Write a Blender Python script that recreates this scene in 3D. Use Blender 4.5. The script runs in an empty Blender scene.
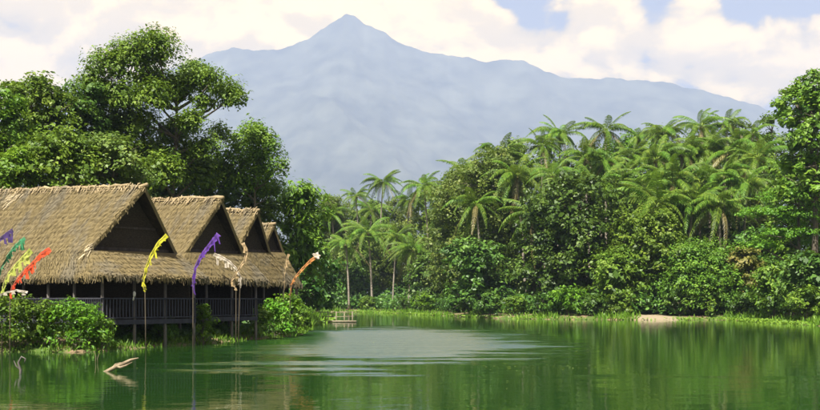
import bpy, math, random
import numpy as np
from mathutils import Vector, Matrix

random.seed(7)
rng = np.random.default_rng(11)
SC = bpy.context.scene
COL = SC.collection
R = math.radians

# ------------------------------------------------------------------ camera
CAM_H = 2.25
cam_d = bpy.data.cameras.new('camera')
cam = bpy.data.objects.new('camera', cam_d)
COL.objects.link(cam)
cam.location = (0, 0, CAM_H)
cam.rotation_euler = (R(90), 0, 0)
cam_d.sensor_width = 36
cam_d.lens = 36 * 1000 / 820
cam_d.shift_y = 95 / 820
cam_d.clip_start = 0.1
cam_d.clip_end = 30000
SC.camera = cam

# ------------------------------------------------------------------ light
SUN_EL, SUN_AZ = R(57), math.atan2(-0.45, -0.89)      # behind the viewer, to the left
sun_vec = Vector((math.sin(SUN_AZ) * math.cos(SUN_EL), math.cos(SUN_AZ) * math.cos(SUN_EL), math.sin(SUN_EL)))
sl = bpy.data.lights.new('sun', 'SUN')
sl.energy = 5.0
sl.angle = R(0.53)
sl.color = (1.0, 0.94, 0.84)
sun = bpy.data.objects.new('sun', sl)
COL.objects.link(sun)
sun.rotation_euler = sun_vec.to_track_quat('Z', 'Y').to_euler()
sun.location = (0, -20, 60)

SC.view_settings.view_transform = 'Standard'
SC.view_settings.look = 'None'
SC.view_settings.exposure = 1.2
SC.view_settings.gamma = 1.0

SC.render.engine = 'CYCLES'
cy = SC.cycles
cy.use_denoising = True
try:
    cy.denoiser = 'OPENIMAGEDENOISE'
except Exception:
    pass
cy.max_bounces = 6
cy.diffuse_bounces = 3
cy.glossy_bounces = 3
cy.transmission_bounces = 3
cy.transparent_max_bounces = 4
cy.volume_bounces = 1
cy.use_adaptive_sampling = True
cy.adaptive_threshold = 0.015
cy.sample_clamp_indirect = 6


class NT:
    """small helper for building node trees"""
    def __init__(self, tree):
        self.t = tree
        tree.nodes.clear()

    def n(self, kind, **kw):
        nd = self.t.nodes.new(kind)
        for k, v in kw.items():
            if k.startswith('i_'):
                nd.inputs[k[2:].replace('_', ' ')].default_value = v
            else:
                setattr(nd, k, v)
        return nd

    def l(self, a, b):
        self.t.links.new(a, b)

    def math(self, op, a, b=None, c=None, clamp=False):
        m = self.t.nodes.new('ShaderNodeMath')
        m.operation = op
        m.use_clamp = clamp
        for i, v in enumerate((a, b, c)):
            if v is None:
                continue
            if isinstance(v, (int, float)):
                m.inputs[i].default_value = v
            else:
                self.l(v, m.inputs[i])
        return m.outputs[0]

    def vmath(self, op, a, b=None):
        m = self.t.nodes.new('ShaderNodeVectorMath')
        m.operation = op
        for i, v in enumerate((a, b)):
            if v is None:
                continue
            if isinstance(v, (tuple, list)):
                m.inputs[i].default_value = v
            else:
                self.l(v, m.inputs[i])
        return m

    def mix(self, f, a, b):
        m = self.t.nodes.new('ShaderNodeMix')
        m.data_type = 'RGBA'
        for sock, v in ((m.inputs[0], f), (m.inputs[6], a), (m.inputs[7], b)):
            if isinstance(v, (int, float)):
                sock.default_value = v
            elif isinstance(v, (tuple, list)):
                sock.default_value = (*v[:3], 1)
            else:
                self.l(v, sock)
        return m.outputs[2]

    def ramp(self, f, stops):
        r = self.t.nodes.new('ShaderNodeValToRGB')
        el = r.color_ramp.elements
        while len(el) < len(stops):
            el.new(0.5)
        for e, (p, c) in zip(el, stops):
            e.position = p
            e.color = (*c[:3], 1) if isinstance(c, (tuple, list)) else (c, c, c, 1)
        if f is not None:
            self.l(f, r.inputs[0])
        return r.outputs[0]

    def smooth(self, v, a, b):
        m = self.t.nodes.new('ShaderNodeMapRange')
        m.interpolation_type = 'SMOOTHSTEP'
        self.l(v, m.inputs[0])
        m.inputs[1].default_value = a
        m.inputs[2].default_value = b
        return m.outputs[0]

    def noise(self, vec, scale, detail=4, rough=0.55, dist=0.0):
        n = self.t.nodes.new('ShaderNodeTexNoise')
        n.inputs['Scale'].default_value = scale
        n.inputs['Detail'].default_value = detail
        n.inputs['Roughness'].default_value = rough
        n.inputs['Distortion'].default_value = dist
        if vec is not None:
            self.l(vec, n.inputs['Vector'])
        return n.outputs[0]


# ------------------------------------------------------------------ sky
def build_world():
    w = bpy.data.worlds.new('World')
    SC.world = w
    w.use_nodes = True
    N = NT(w.node_tree)
    out = N.n('ShaderNodeOutputWorld')
    bg = N.n('ShaderNodeBackground')
    N.l(bg.outputs[0], out.inputs[0])
    bg.inputs[1].default_value = 0.09
    sky = N.n('ShaderNodeTexSky', sky_type='NISHITA', sun_disc=False)
    sky.sun_elevation = SUN_EL
    sky.sun_rotation = SUN_AZ
    sky.dust_density = 2.0
    sky.ozone_density = 1.0
    tc = N.n('ShaderNodeTexCoord')
    d = N.vmath('NORMALIZE', tc.outputs['Generated']).outputs[0]
    # cumulus: fractal noise over the direction, flattened, everywhere in the sky
    stretched = N.vmath('MULTIPLY', d, (1.0, 1.0, 1.7)).outputs[0]
    big = N.noise(stretched, 3.1, 2, 0.5)
    fine = N.noise(stretched, 11.0, 7, 0.60, 0.3)
    sep = N.n('ShaderNodeSeparateXYZ')
    N.l(d, sep.inputs[0])
    cover = N.math('MULTIPLY', big, 0.75)
    # named cumulus heaps (unit direction, angular radius, weight)
    heaps = [
        (-80, 0, .16, .30), (20, 14, .13, .30), (110, 2, .13, .30), (190, 22, .10, .28), (250, 10, .09, .30), (305, 14, .055, .30), (326, 30, .03, .2), (150, 40, .06, .14),
        (395, 8, .040, .30), (430, 20, .042, .30), (470, 36, .040, .26), (505, 42, .035, .26), (540, 58, .035, .26), (566, 22, .034, .32), (612, 18, .042, .32), (600, 55, .04, .24),
        (650, 55, .036, .26), (695, 14, .040, .32), (690, 55, .04, .24), (740, 72, .045, .26), (762, 40, .036, .26), (805, 52, .045, .28), (880, 40, .07, .3), (960, 60, .08, .3),
        (542, -8, .06, -.20), (656, 0, .035, -.20), (792, -4, .07, -.20),
        (0, 110, .09, -.3), (120, 110, .09, -.3), (220, 120, .09, -.3),
    ]
    acc = None
    for px, py, rad, wt in heaps:
        v = Vector((px - 410, 1000, 300 - py)).normalized()
        dist = N.vmath('DISTANCE', d, tuple(v)).outputs['Value']
        g = N.math('MULTIPLY', N.math('SUBTRACT', 1.0, N.smooth(dist, rad * .45, rad * 1.15)), wt)
        acc = g if acc is None else N.math('ADD', acc, g)
    acc = N.math('MINIMUM', acc, 0.34)
    dens = N.math('ADD', N.math('ADD', cover, N.math('SUBTRACT', N.math('MULTIPLY', fine, 1.0), 0.22)), acc)
    m = N.smooth(dens, 0.68, 0.80)
    # puffs lit from above: compare the billow with the same billow a little higher up
    up = N.vmath('ADD', stretched, (0.0, 0.0, 0.035)).outputs[0]
    fine_up = N.noise(up, 11.0, 7, 0.60, 0.3)
    lit = N.smooth(N.math('SUBTRACT', fine, fine_up), -0.10, 0.08)
    core = N.math('MULTIPLY', N.smooth(dens, 0.70, 0.92), N.math('ADD', .34, N.math('MULTIPLY', lit, .66)))
    ccol = N.mix(core, CLOUD_EDGE, CLOUD_CORE)
    haze = N.mix(0.68, sky.outputs[0], SKY_VEIL)        # thin high veil that pales the blue
    col = N.mix(m, haze, ccol)
    N.l(col, bg.inputs[0])


CLOUD_EDGE = (6.2, 4.4, 1.7)
CLOUD_CORE = (14.5, 9.8, 2.9)
SKY_VEIL = (1.35, 1.4, 1.9)
build_world()


# ------------------------------------------------------------------ helpers
def at(px, py, D):
    """point of the place seen at a photo pixel, at distance D in front of the viewer"""
    return Vector(((px - 410) / 1000 * D, D, CAM_H + (300 - py) / 1000 * D))


def empty(name, loc=(0, 0, 0), rz=0.0):
    o = bpy.data.objects.new(name, None)
    o.empty_display_size = 0.5
    o.location = loc
    o.rotation_euler = (0, 0, rz)
    COL.objects.link(o)
    return o


def tag(o, label=None, cat=None, group=None, kind=None):
    if label:
        o['label'] = label
    if cat:
        o['category'] = cat
    if group:
        o['group'] = group
    if kind:
        o['kind'] = kind
    return o


def mesh_from(name, verts, faces, mat=None, tone=None, smooth=False):
    me = bpy.data.meshes.new(name)
    me.from_pydata([tuple(v) for v in verts], [], faces)
    if smooth:
        me.polygons.foreach_set('use_smooth', [True] * len(me.polygons))
    if tone is not None:
        a = me.attributes.new('tone', 'FLOAT', 'FACE')
        a.data.foreach_set('value', np.asarray(tone, dtype=np.float32))
    if mat:
        me.materials.append(mat)
    me.update()
    return me


def quads_mesh(name, P, mat, tone):
    """P: (n,4,3) array of quads -> mesh, fast"""
    n = len(P)
    me = bpy.data.meshes.new(name)
    me.vertices.add(n * 4)
    me.vertices.foreach_set('co', P.reshape(-1).astype(np.float32))
    me.loops.add(n * 4)
    me.loops.foreach_set('vertex_index', np.arange(n * 4, dtype=np.int32))
    me.polygons.add(n)
    me.polygons.foreach_set('loop_start', np.arange(0, n * 4, 4, dtype=np.int32))
    me.polygons.foreach_set('loop_total', np.full(n, 4, dtype=np.int32))
    a = me.attributes.new('tone', 'FLOAT', 'FACE')
    a.data.foreach_set('value', np.asarray(tone, dtype=np.float32))
    me.materials.append(mat)
    me.update(calc_edges=True)
    return me


def obj(name, me, parent=None, loc=None, kind=None):
    o = bpy.data.objects.new(name, me)
    COL.objects.link(o)
    if parent:
        o.parent = parent
    if loc is not None:
        o.location = loc
    if kind:
        o['kind'] = kind
    return o


class MB:
    """collects boxes and tubes into one mesh"""
    def __init__(self):
        self.v, self.f = [], []

    def box(self, c, s, rot=None):
        b = len(self.v)
        for dx in (-.5, .5):
            for dy in (-.5, .5):
                for dz in (-.5, .5):
                    p = Vector((dx * s[0], dy * s[1], dz * s[2]))
                    if rot is not None:
                        p = rot @ p
                    self.v.append(Vector(c) + p)
        for q in ((0, 1, 3, 2), (4, 6, 7, 5), (0, 4, 5, 1), (2, 3, 7, 6), (0, 2, 6, 4), (1, 5, 7, 3)):
            self.f.append(tuple(b + i for i in q))
        return self

    def tube(self, pts, radii, seg=8, cap=True):
        pts = [Vector(p) for p in pts]
        if isinstance(radii, (int, float)):
            radii = [radii] * len(pts)
        b = len(self.v)
        ref = Vector((0.31, 0.95, 0.05)).normalized()
        for i, p in enumerate(pts):
            t = (pts[min(i + 1, len(pts) - 1)] - pts[max(i - 1, 0)]).normalized()
            a = t.cross(ref)
            if a.length < 0.05:
                a = t.cross(Vector((1, 0, 0)))
            a.normalize()
            c = t.cross(a)
            for k in range(seg):
                th = 2 * math.pi * k / seg
                self.v.append(p + (a * math.cos(th) + c * math.sin(th)) * radii[i])
        for i in range(len(pts) - 1):
            for k in range(seg):
                k2 = (k + 1) % seg
                self.f.append((b + i * seg + k, b + i * seg + k2, b + (i + 1) * seg + k2, b + (i + 1) * seg + k))
        if cap:
            self.f.append(tuple(b + k for k in range(seg))[::-1])
            e = b + (len(pts) - 1) * seg
            self.f.append(tuple(e + k for k in range(seg)))
        return self

    def mesh(self, name, mat, smooth=False):
        return mesh_from(name, self.v, self.f, mat, smooth=smooth)

    def build(self, name, mat, parent=None, smooth=False, kind=None):
        return obj(name, self.mesh(name, mat, smooth), parent, kind=kind)


ORD = ['first', 'second', 'third', 'fourth', 'fifth', 'sixth', 'seventh', 'eighth', 'ninth', 'tenth', 'eleventh', 'twelfth',
       'thirteenth', 'fourteenth', 'fifteenth', 'sixteenth', 'seventeenth', 'eighteenth', 'nineteenth', 'twentieth']


def ordinal(i):
    if i < 20:
        return ORD[i]
    tens = {2: 'twenty', 3: 'thirty', 4: 'forty'}[(i + 1) // 10]
    u = (i + 1) % 10
    return tens[:-1] + 'ieth' if u == 0 else tens + '-' + ORD[u - 1]


# ------------------------------------------------------------------ materials
def new_mat(name):
    m = bpy.data.materials.new(name)
    m.use_nodes = True
    N = NT(m.node_tree)
    out = N.n('ShaderNodeOutputMaterial')
    return m, N, out


def leaf_mat(name, stops, rough=0.42, trans=0.3, spec=0.5, hue_var=0.03):
    m, N, out = new_mat(name)
    at_ = N.n('ShaderNodeAttribute', attribute_name='tone')
    info = N.n('ShaderNodeObjectInfo')
    geo = N.n('ShaderNodeNewGeometry')
    big = N.noise(geo.outputs['Position'], 0.35, 2)
    f = N.math('ADD', at_.outputs['Fac'], N.math('MULTIPLY', N.math('SUBTRACT', big, 0.5), 0.5), clamp=True)
    c = N.ramp(f, stops)
    hs = N.n('ShaderNodeHueSaturation')
    N.l(c, hs.inputs['Color'])
    N.l(N.math('ADD', 0.5 - hue_var / 2, N.math('MULTIPLY', info.outputs['Random'], hue_var)), hs.inputs['Hue'])
    N.l(N.math('ADD', 0.85, N.math('MULTIPLY', info.outputs['Random'], 0.3)), hs.inputs['Value'])
    p = N.n('ShaderNodeBsdfPrincipled')
    N.l(hs.outputs[0], p.inputs['Base Color'])
    p.inputs['Roughness'].default_value = rough
    p.inputs['Specular IOR Level'].default_value = spec
    t = N.n('ShaderNodeBsdfTranslucent')
    tcol = N.mix(0.5, hs.outputs[0], (0.16, 0.24, 0.02))
    N.l(tcol, t.inputs[0])
    mx = N.n('ShaderNodeMixShader')
    mx.inputs[0].default_value = trans
    N.l(p.outputs[0], mx.inputs[1])
    N.l(t.outputs[0], mx.inputs[2])
    N.l(mx.outputs[0], out.inputs[0])
    return m


def rough_mat(name, c1, c2, scale=3.0, rough=0.85, bump=0.3, spec=0.2, stretch=(1, 1, 1), tone=False):
    m, N, out = new_mat(name)
    tc = N.n('ShaderNodeTexCoord')
    v = N.vmath('MULTIPLY', tc.outputs['Object'], stretch).outputs[0]
    n = N.noise(v, scale, 6, 0.62)
    f = N.ramp(n, [(0.3, 0.0), (0.7, 1.0)])
    if tone:
        a = N.n('ShaderNodeAttribute', attribute_name='tone')
        f = N.math('ADD', N.math('MULTIPLY', f, 0.45), N.math('MULTIPLY', a.outputs['Fac'], 0.6), clamp=True)
    col = N.mix(f, c1, c2)
    if tone:
        w1 = N.noise(N.vmath('MULTIPLY', tc.outputs['Object'], (.8, .5, .22)).outputs[0], 1.0, 5, .65)
        col = N.mix(N.math('MULTIPLY', N.smooth(w1, .46, .66), .60), col, (.125, .115, .090))
        w2 = N.noise(N.vmath('MULTIPLY', tc.outputs['Object'], (.5, .5, .9)).outputs[0], 1.6, 5, .7)
        col = N.mix(N.math('MULTIPLY', N.smooth(w2, .60, .74), .22), col, (.085, .080, .035))
    p = N.n('ShaderNodeBsdfPrincipled')
    N.l(col, p.inputs['Base Color'])
    p.inputs['Roughness'].default_value = rough
    p.inputs['Specular IOR Level'].default_value = spec
    if bump:
        b = N.n('ShaderNodeBump')
        b.inputs['Strength'].default_value = bump
        b.inputs['Distance'].default_value = 0.05
        N.l(n, b.inputs['Height'])
        N.l(b.outputs[0], p.inputs['Normal'])
    N.l(p.outputs[0], out.inputs[0])
    return m


M = {}
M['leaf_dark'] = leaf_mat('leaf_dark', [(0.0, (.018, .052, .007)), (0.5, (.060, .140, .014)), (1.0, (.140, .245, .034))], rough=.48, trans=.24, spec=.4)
M['leaf_mid'] = leaf_mat('leaf_mid', [(0.0, (.034, .088, .006)), (0.5, (.112, .220, .016)), (1.0, (.225, .345, .036))], rough=.5, trans=.32, spec=.35)
M['leaf_olive'] = leaf_mat('leaf_olive', [(0.0, (.045, .080, .010)), (0.5, (.115, .175, .024)), (1.0, (.220, .260, .050))], rough=.5, trans=.3, spec=.35)
M['leaf_dry'] = leaf_mat('leaf_dry', [(0.0, (.08, .10, .016)), (0.5, (.16, .17, .030)), (1.0, (.26, .20, .05))], rough=.55, trans=.25, spec=.3)
M['leaf_bright'] = leaf_mat('leaf_bright', [(0.0, (.045, .125, .006)), (0.5, (.115, .275, .014)), (1.0, (.220, .400, .030))], rough=.5, trans=.38, spec=.35)
M['frond'] = leaf_mat('frond', [(0.0, (.026, .070, .006)), (0.5, (.090, .180, .012)), (1.0, (.225, .320, .036))], rough=.5, trans=.30, spec=.28, hue_var=.03)
M['frond_old'] = leaf_mat('frond_old', [(0.0, (.12, .10, .03)), (0.5, (.21, .18, .06)), (1.0, (.31, .27, .10))], trans=.2)
M['grass'] = leaf_mat('grass', [(0.0, (.07, .15, .012)), (0.5, (.14, .27, .02)), (1.0, (.24, .37, .04))], rough=.5, trans=.4, spec=.35)
M['bark'] = rough_mat('bark', (.06, .048, .035), (.17, .145, .11), 2.5, stretch=(1, 1, .35), bump=.6)
M['palm_bark'] = rough_mat('palm_bark', (.15, .125, .095), (.34, .30, .24), 3.0, stretch=(.4, .4, 3), bump=.5)
M['thatch'] = rough_mat('thatch', (.115, .088, .040), (.200, .156, .072), 1.1, stretch=(1, 1, 1), bump=.2, tone=True)
M['thatch_cap'] = rough_mat('thatch_cap', (.16, .12, .06), (.36, .28, .16), 3.0, bump=.4, tone=True)
M['pale_straw'] = rough_mat('pale_straw', (.30, .24, .14), (.52, .44, .28), 3.0, bump=.3, tone=True)
M['shaded_thatch'] = rough_mat('shaded_thatch', (.014, .011, .008), (.045, .034, .022), 3.0)  # thatch colour darkened to stand for shade inside the gable
M['dark_wood'] = rough_mat('dark_wood', (.030, .024, .020), (.085, .070, .060), 4, stretch=(1, 1, .3))
M['rail_wood'] = rough_mat('rail_wood', (.022, .023, .030), (.060, .062, .078), 4, stretch=(1, 1, .3))
M['post_wood'] = rough_mat('post_wood', (.07, .062, .055), (.17, .155, .14), 4, stretch=(1, 1, .3))
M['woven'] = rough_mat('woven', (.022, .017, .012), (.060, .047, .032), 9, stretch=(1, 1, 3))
M['bamboo'] = rough_mat('bamboo', (.16, .13, .08), (.30, .26, .17), 4, stretch=(1, 1, .4), rough=.5, spec=.4)
M['old_bamboo'] = rough_mat('old_bamboo', (.055, .045, .032), (.13, .105, .07), 4, stretch=(1, 1, .4), rough=.6, spec=.3)
M['driftwood'] = rough_mat('driftwood', (.10, .075, .045), (.36, .29, .19), 5, bump=.5)
M['white_cloth'] = rough_mat('white_cloth', (.62, .58, .50), (.80, .76, .68), 6, bump=.1)


def cloth(name, c1, c2, trans=0.35):
    m, N, out = new_mat(name)
    tc = N.n('ShaderNodeTexCoord')
    n = N.noise(tc.outputs['Object'], 5.0, 4)
    c = N.mix(N.ramp(n, [(.35, 0.), (.65, 1.)]), c1, c2)
    d = N.n('ShaderNodeBsdfPrincipled')
    d.inputs['Roughness'].default_value = .7
    N.l(c, d.inputs['Base Color'])
    t = N.n('ShaderNodeBsdfTranslucent')
    N.l(c, t.inputs[0])
    mx = N.n('ShaderNodeMixShader')
    mx.inputs[0].default_value = trans
    N.l(d.outputs[0], mx.inputs[1])
    N.l(t.outputs[0], mx.inputs[2])
    N.l(mx.outputs[0], out.inputs[0])
    return m


M['yellow'] = cloth('yellow_cloth', (.62, .58, .02), (.75, .72, .05))
M['purple'] = cloth('purple_cloth', (.10, .03, .30), (.17, .06, .42))
M['red'] = cloth('red_cloth', (.70, .06, .02), (.80, .12, .03))
M['orange'] = cloth('orange_cloth', (.62, .22, .05), (.72, .34, .10))
M['green'] = cloth('green_cloth', (.05, .28, .12), (.10, .42, .20))
M['lime'] = cloth('lime_cloth', (.42, .50, .08), (.60, .62, .14))
M['straw'] = cloth('straw_cloth', (.52, .36, .18), (.66, .50, .28))
M['violet'] = cloth('violet_cloth', (.05, .03, .13), (.11, .06, .24))
M['cream'] = cloth('cream_cloth', (.66, .58, .46), (.78, .70, .58))

# ------------------------------------------------------------------ ground and shore
WATER = [(72, 10), (52, 50), (42, 70), (35.5, 86.5), (37.2, 98), (38.5, 108), (36, 112.5), (31, 113.5), (25.9, 112.2), (21, 114.5), (17.3, 115), (10.9, 121.6), (5.6, 140),
         (-1.7, 167), (-9.4, 187), (-15, 188), (-19, 176), (-14, 140), (-9.6, 114), (-9.0, 100), (-8.8, 88), (-8.1, 77), (-7.5, 70), (-7.0, 64), (-7.6, 60.8), (-8.5, 57.8), (-9.4, 55),
         (-10.2, 51.8), (-11.8, 49), (-12.7, 46.5), (-12.8, 44.4), (-14.0, 43.1), (-18, 42.9), (-26, 42.8), (-45, 40), (-70, 20), (-80, -60), (90, -60)]
WP = np.array(WATER, dtype=float)


def shore_dist(X, Y):
    """signed distance to the shore line: positive on land"""
    X = np.asarray(X, float)
    Y = np.asarray(Y, float)
    A = WP
    B = np.roll(WP, -1, axis=0)
    best = np.full(X.shape, 1e12)
    inside = np.zeros(X.shape, bool)
    for (ax, ay), (bx, by) in zip(A, B):
        ex, ey = bx - ax, by - ay
        t = np.clip(((X - ax) * ex + (Y - ay) * ey) / (ex * ex + ey * ey), 0, 1)
        best = np.minimum(best, (X - ax - t * ex) ** 2 + (Y - ay - t * ey) ** 2)
        c = ((ay > Y) != (by > Y))
        with np.errstate(divide='ignore', invalid='ignore'):
            xi = ax + (Y - ay) * ex / (ey if ey != 0 else 1e-9)
        inside ^= c & (X < xi)
    d = np.sqrt(best)
    return np.where(inside, -d, d)


def ground_z(X, Y):
    X = np.asarray(X, float)
    Y = np.asarray(Y, float)
    d = shore_dist(X, Y)
    d = d + 0.35 * np.sin(X * 1.3 + Y * .4) * np.sin(Y * .9 - X * .3)
    land = 0.03 + 0.55 * (1 - np.exp(-np.maximum(d, 0) / 2.6)) + np.clip(d - 8, 0, 60) * .02
    land += 0.08 * np.sin(X * .7 + 1) * np.sin(Y * .6) * np.clip(d / 3, 0, 1)
    bed = np.maximum(-2.0, d * .45) - .03
    return np.where(d > 0, land, bed)


def gz(x, y):
    return float(ground_z(np.array([x]), np.array([y]))[0])


def graded(lo, a, b, hi, step, grow=1.28):
    mid = list(np.arange(a, b + .01, step))
    s, x, up = step, b, []
    while x < hi:
        s *= grow
        x += s
        up.append(min(x, hi))
    s, x, dn = step, a, []
    while x > lo:
        s *= grow
        x -= s
        dn.append(max(x, lo))
    return np.array(dn[::-1] + mid + up)


xs = graded(-11200, -40, 60, 11200, 0.9)
ys = graded(-140, 38, 200, 15000, 0.9)
GX, GY = np.meshgrid(xs, ys)
GZ = ground_z(GX, GY)
nx, ny = len(xs), len(ys)
V = np.stack([GX, GY, GZ], -1).reshape(-1, 3)
ii = (np.arange(ny - 1)[:, None] * nx + np.arange(nx - 1)[None, :]).reshape(-1)
F = np.stack([ii, ii + 1, ii + nx + 1, ii + nx], -1)
me = bpy.data.meshes.new('ground')
me.vertices.add(len(V))
me.vertices.foreach_set('co', V.reshape(-1).astype(np.float32))
me.loops.add(len(F) * 4)
me.loops.foreach_set('vertex_index', F.reshape(-1).astype(np.int32))
me.polygons.add(len(F))
me.polygons.foreach_set('loop_start', np.arange(0, len(F) * 4, 4, dtype=np.int32))
me.polygons.foreach_set('loop_total', np.full(len(F), 4, dtype=np.int32))
me.polygons.foreach_set('use_smooth', np.ones(len(F), bool))
me.update(calc_edges=True)


def ground_material():
    m, N, out = new_mat('bank_soil')
    geo = N.n('ShaderNodeNewGeometry')
    n = N.noise(geo.outputs['Position'], 0.5, 7, .65)
    n2 = N.noise(geo.outputs['Position'], 4.0, 5, .6)
    grass = N.mix(n2, (.03, .06, .012), (.10, .16, .03))
    soil = N.mix(n2, (.10, .07, .04), (.30, .22, .13))
    c = N.mix(N.ramp(n, [(.46, 0.), (.56, 1.)]), grass, soil)
    # bare clay landing on the far bank
    dv = N.vmath('DISTANCE', geo.outputs['Position'], (28.5, 113.8, .2)).outputs['Value']
    bare = N.smooth(N.math('ADD', dv, N.math('MULTIPLY', n2, 1.2)), 4.4, 3.0)
    clay = N.mix(n2, (.20, .16, .10), (.34, .28, .19))
    c = N.mix(bare, c, clay)
    p = N.n('ShaderNodeBsdfPrincipled')
    p.inputs['Roughness'].default_value = .95
    p.inputs['Specular IOR Level'].default_value = .15
    N.l(c, p.inputs['Base Color'])
    b = N.n('ShaderNodeBump')
    b.inputs['Strength'].default_value = .6
    b.inputs['Distance'].default_value = .15
    N.l(n2, b.inputs['Height'])
    N.l(b.outputs[0], p.inputs['Normal'])
    N.l(p.outputs[0], out.inputs[0])
    return m


me.materials.append(ground_material())
tag(obj('ground', me), kind='structure')


# ------------------------------------------------------------------ water
def water_material():
    m, N, out = new_mat('lake_water')
    geo = N.n('ShaderNodeNewGeometry')
    pos = geo.outputs['Position']
    sep = N.n('ShaderNodeSeparateXYZ')
    N.l(pos, sep.inputs[0])
    warp = N.noise(N.vmath('MULTIPLY', pos, (.10, .05, 1)).outputs[0], 1.0, 4, .6)
    # a cat's-paw of wind ruffles the middle of the lake
    ex = N.math('DIVIDE', N.math('ADD', sep.outputs['X'], 1.2), 8.0)
    ey = N.math('DIVIDE', N.math('SUBTRACT', sep.outputs['Y'], 58.0), 22.0)
    rr = N.math('SQRT', N.math('ADD', N.math('MULTIPLY', ex, ex), N.math('MULTIPLY', ey, ey)))
    rr = N.math('ADD', rr, N.math('MULTIPLY', N.math('SUBTRACT', warp, .5), 1.5))
    edge = N.noise(N.vmath('MULTIPLY', pos, (.11, .55, 1)).outputs[0], 1.0, 5, .65)
    rr = N.math('ADD', rr, N.math('MULTIPLY', N.math('SUBTRACT', edge, .5), 2.2))
    patch = N.smooth(rr, 1.35, 0.60)
    streak = N.noise(N.vmath('MULTIPLY', pos, (.06, .9, 1)).outputs[0], 1.0, 3, .5)
    patch = N.math('MULTIPLY', patch, N.math('ADD', .65, N.math('MULTIPLY', streak, .7)), clamp=True)
    # a thin line of ripples across the near right
    l1 = N.math('ABSOLUTE', N.math('SUBTRACT', sep.outputs['Y'], N.math('ADD', 27.5, N.math('MULTIPLY', warp, 4.0))))
    line = N.math('MULTIPLY', N.smooth(l1, 1.3, 0.1), N.smooth(sep.outputs['X'], 0.5, 4.0))
    gaps = N.noise(N.vmath('MULTIPLY', pos, (.45, 2.4, 1)).outputs[0], 1.0, 3, .6)
    line = N.math('MULTIPLY', line, N.smooth(gaps, .42, .75))
    ruffle = N.math('MAXIMUM', patch, N.math('MULTIPLY', line, .45))

    swell = N.noise(N.vmath('MULTIPLY', pos, (.55, .8, 1)).outputs[0], 1.0, 2, .5)
    rip = N.noise(N.vmath('MULTIPLY', pos, (1.8, 3.4, 1)).outputs[0], 1.0, 3, .55)
    h = N.math('ADD', N.math('MULTIPLY', swell, .011), N.math('MULTIPLY', rip, .0042))
    b = N.n('ShaderNodeBump')
    b.inputs['Strength'].default_value = 1.0
    b.inputs['Distance'].default_value = 1.0
    N.l(h, b.inputs['Height'])
    p = N.n('ShaderNodeBsdfPrincipled')
    p.inputs['Base Color'].default_value = (.012, .040, .007, 1)
    p.inputs['IOR'].default_value = 1.333
    p.inputs['Specular IOR Level'].default_value = .5
    N.l(N.math('ADD', .025, N.math('MULTIPLY', ruffle, .13)), p.inputs['Roughness'])
    # wind ripples: long windward faces (towards -Y) and short steep lee faces, so the mean facet leans up-wind
    nz = N.n('ShaderNodeTexNoise')
    nz.inputs['Scale'].default_value = 1.0
    nz.inputs['Detail'].default_value = 3
    N.l(N.vmath('MULTIPLY', pos, (4.0, 8.0, 1)).outputs[0], nz.inputs['Vector'])
    facet = N.vmath('SUBTRACT', nz.outputs['Color'], (.5, .5 + WIND_LEAN, .5)).outputs[0]
    facet = N.vmath('MULTIPLY', facet, (.16, .16, 0)).outputs[0]
    sc = N.n('ShaderNodeVectorMath', operation='SCALE')
    N.l(facet, sc.inputs[0])
    N.l(ruffle, sc.inputs['Scale'])
    nn = N.vmath('NORMALIZE', N.vmath('ADD', b.outputs[0], sc.outputs[0]).outputs[0]).outputs[0]
    N.l(nn, p.inputs['Normal'])
    N.l(p.outputs[0], out.inputs[0])
    return m


WIND_LEAN = .85
wm = mesh_from('water', [(-160, -70, 0), (160, -70, 0), (160, 240, 0), (-160, 240, 0)], [(0, 1, 2, 3)], water_material())
tag(obj('water', wm), kind='structure')


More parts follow.
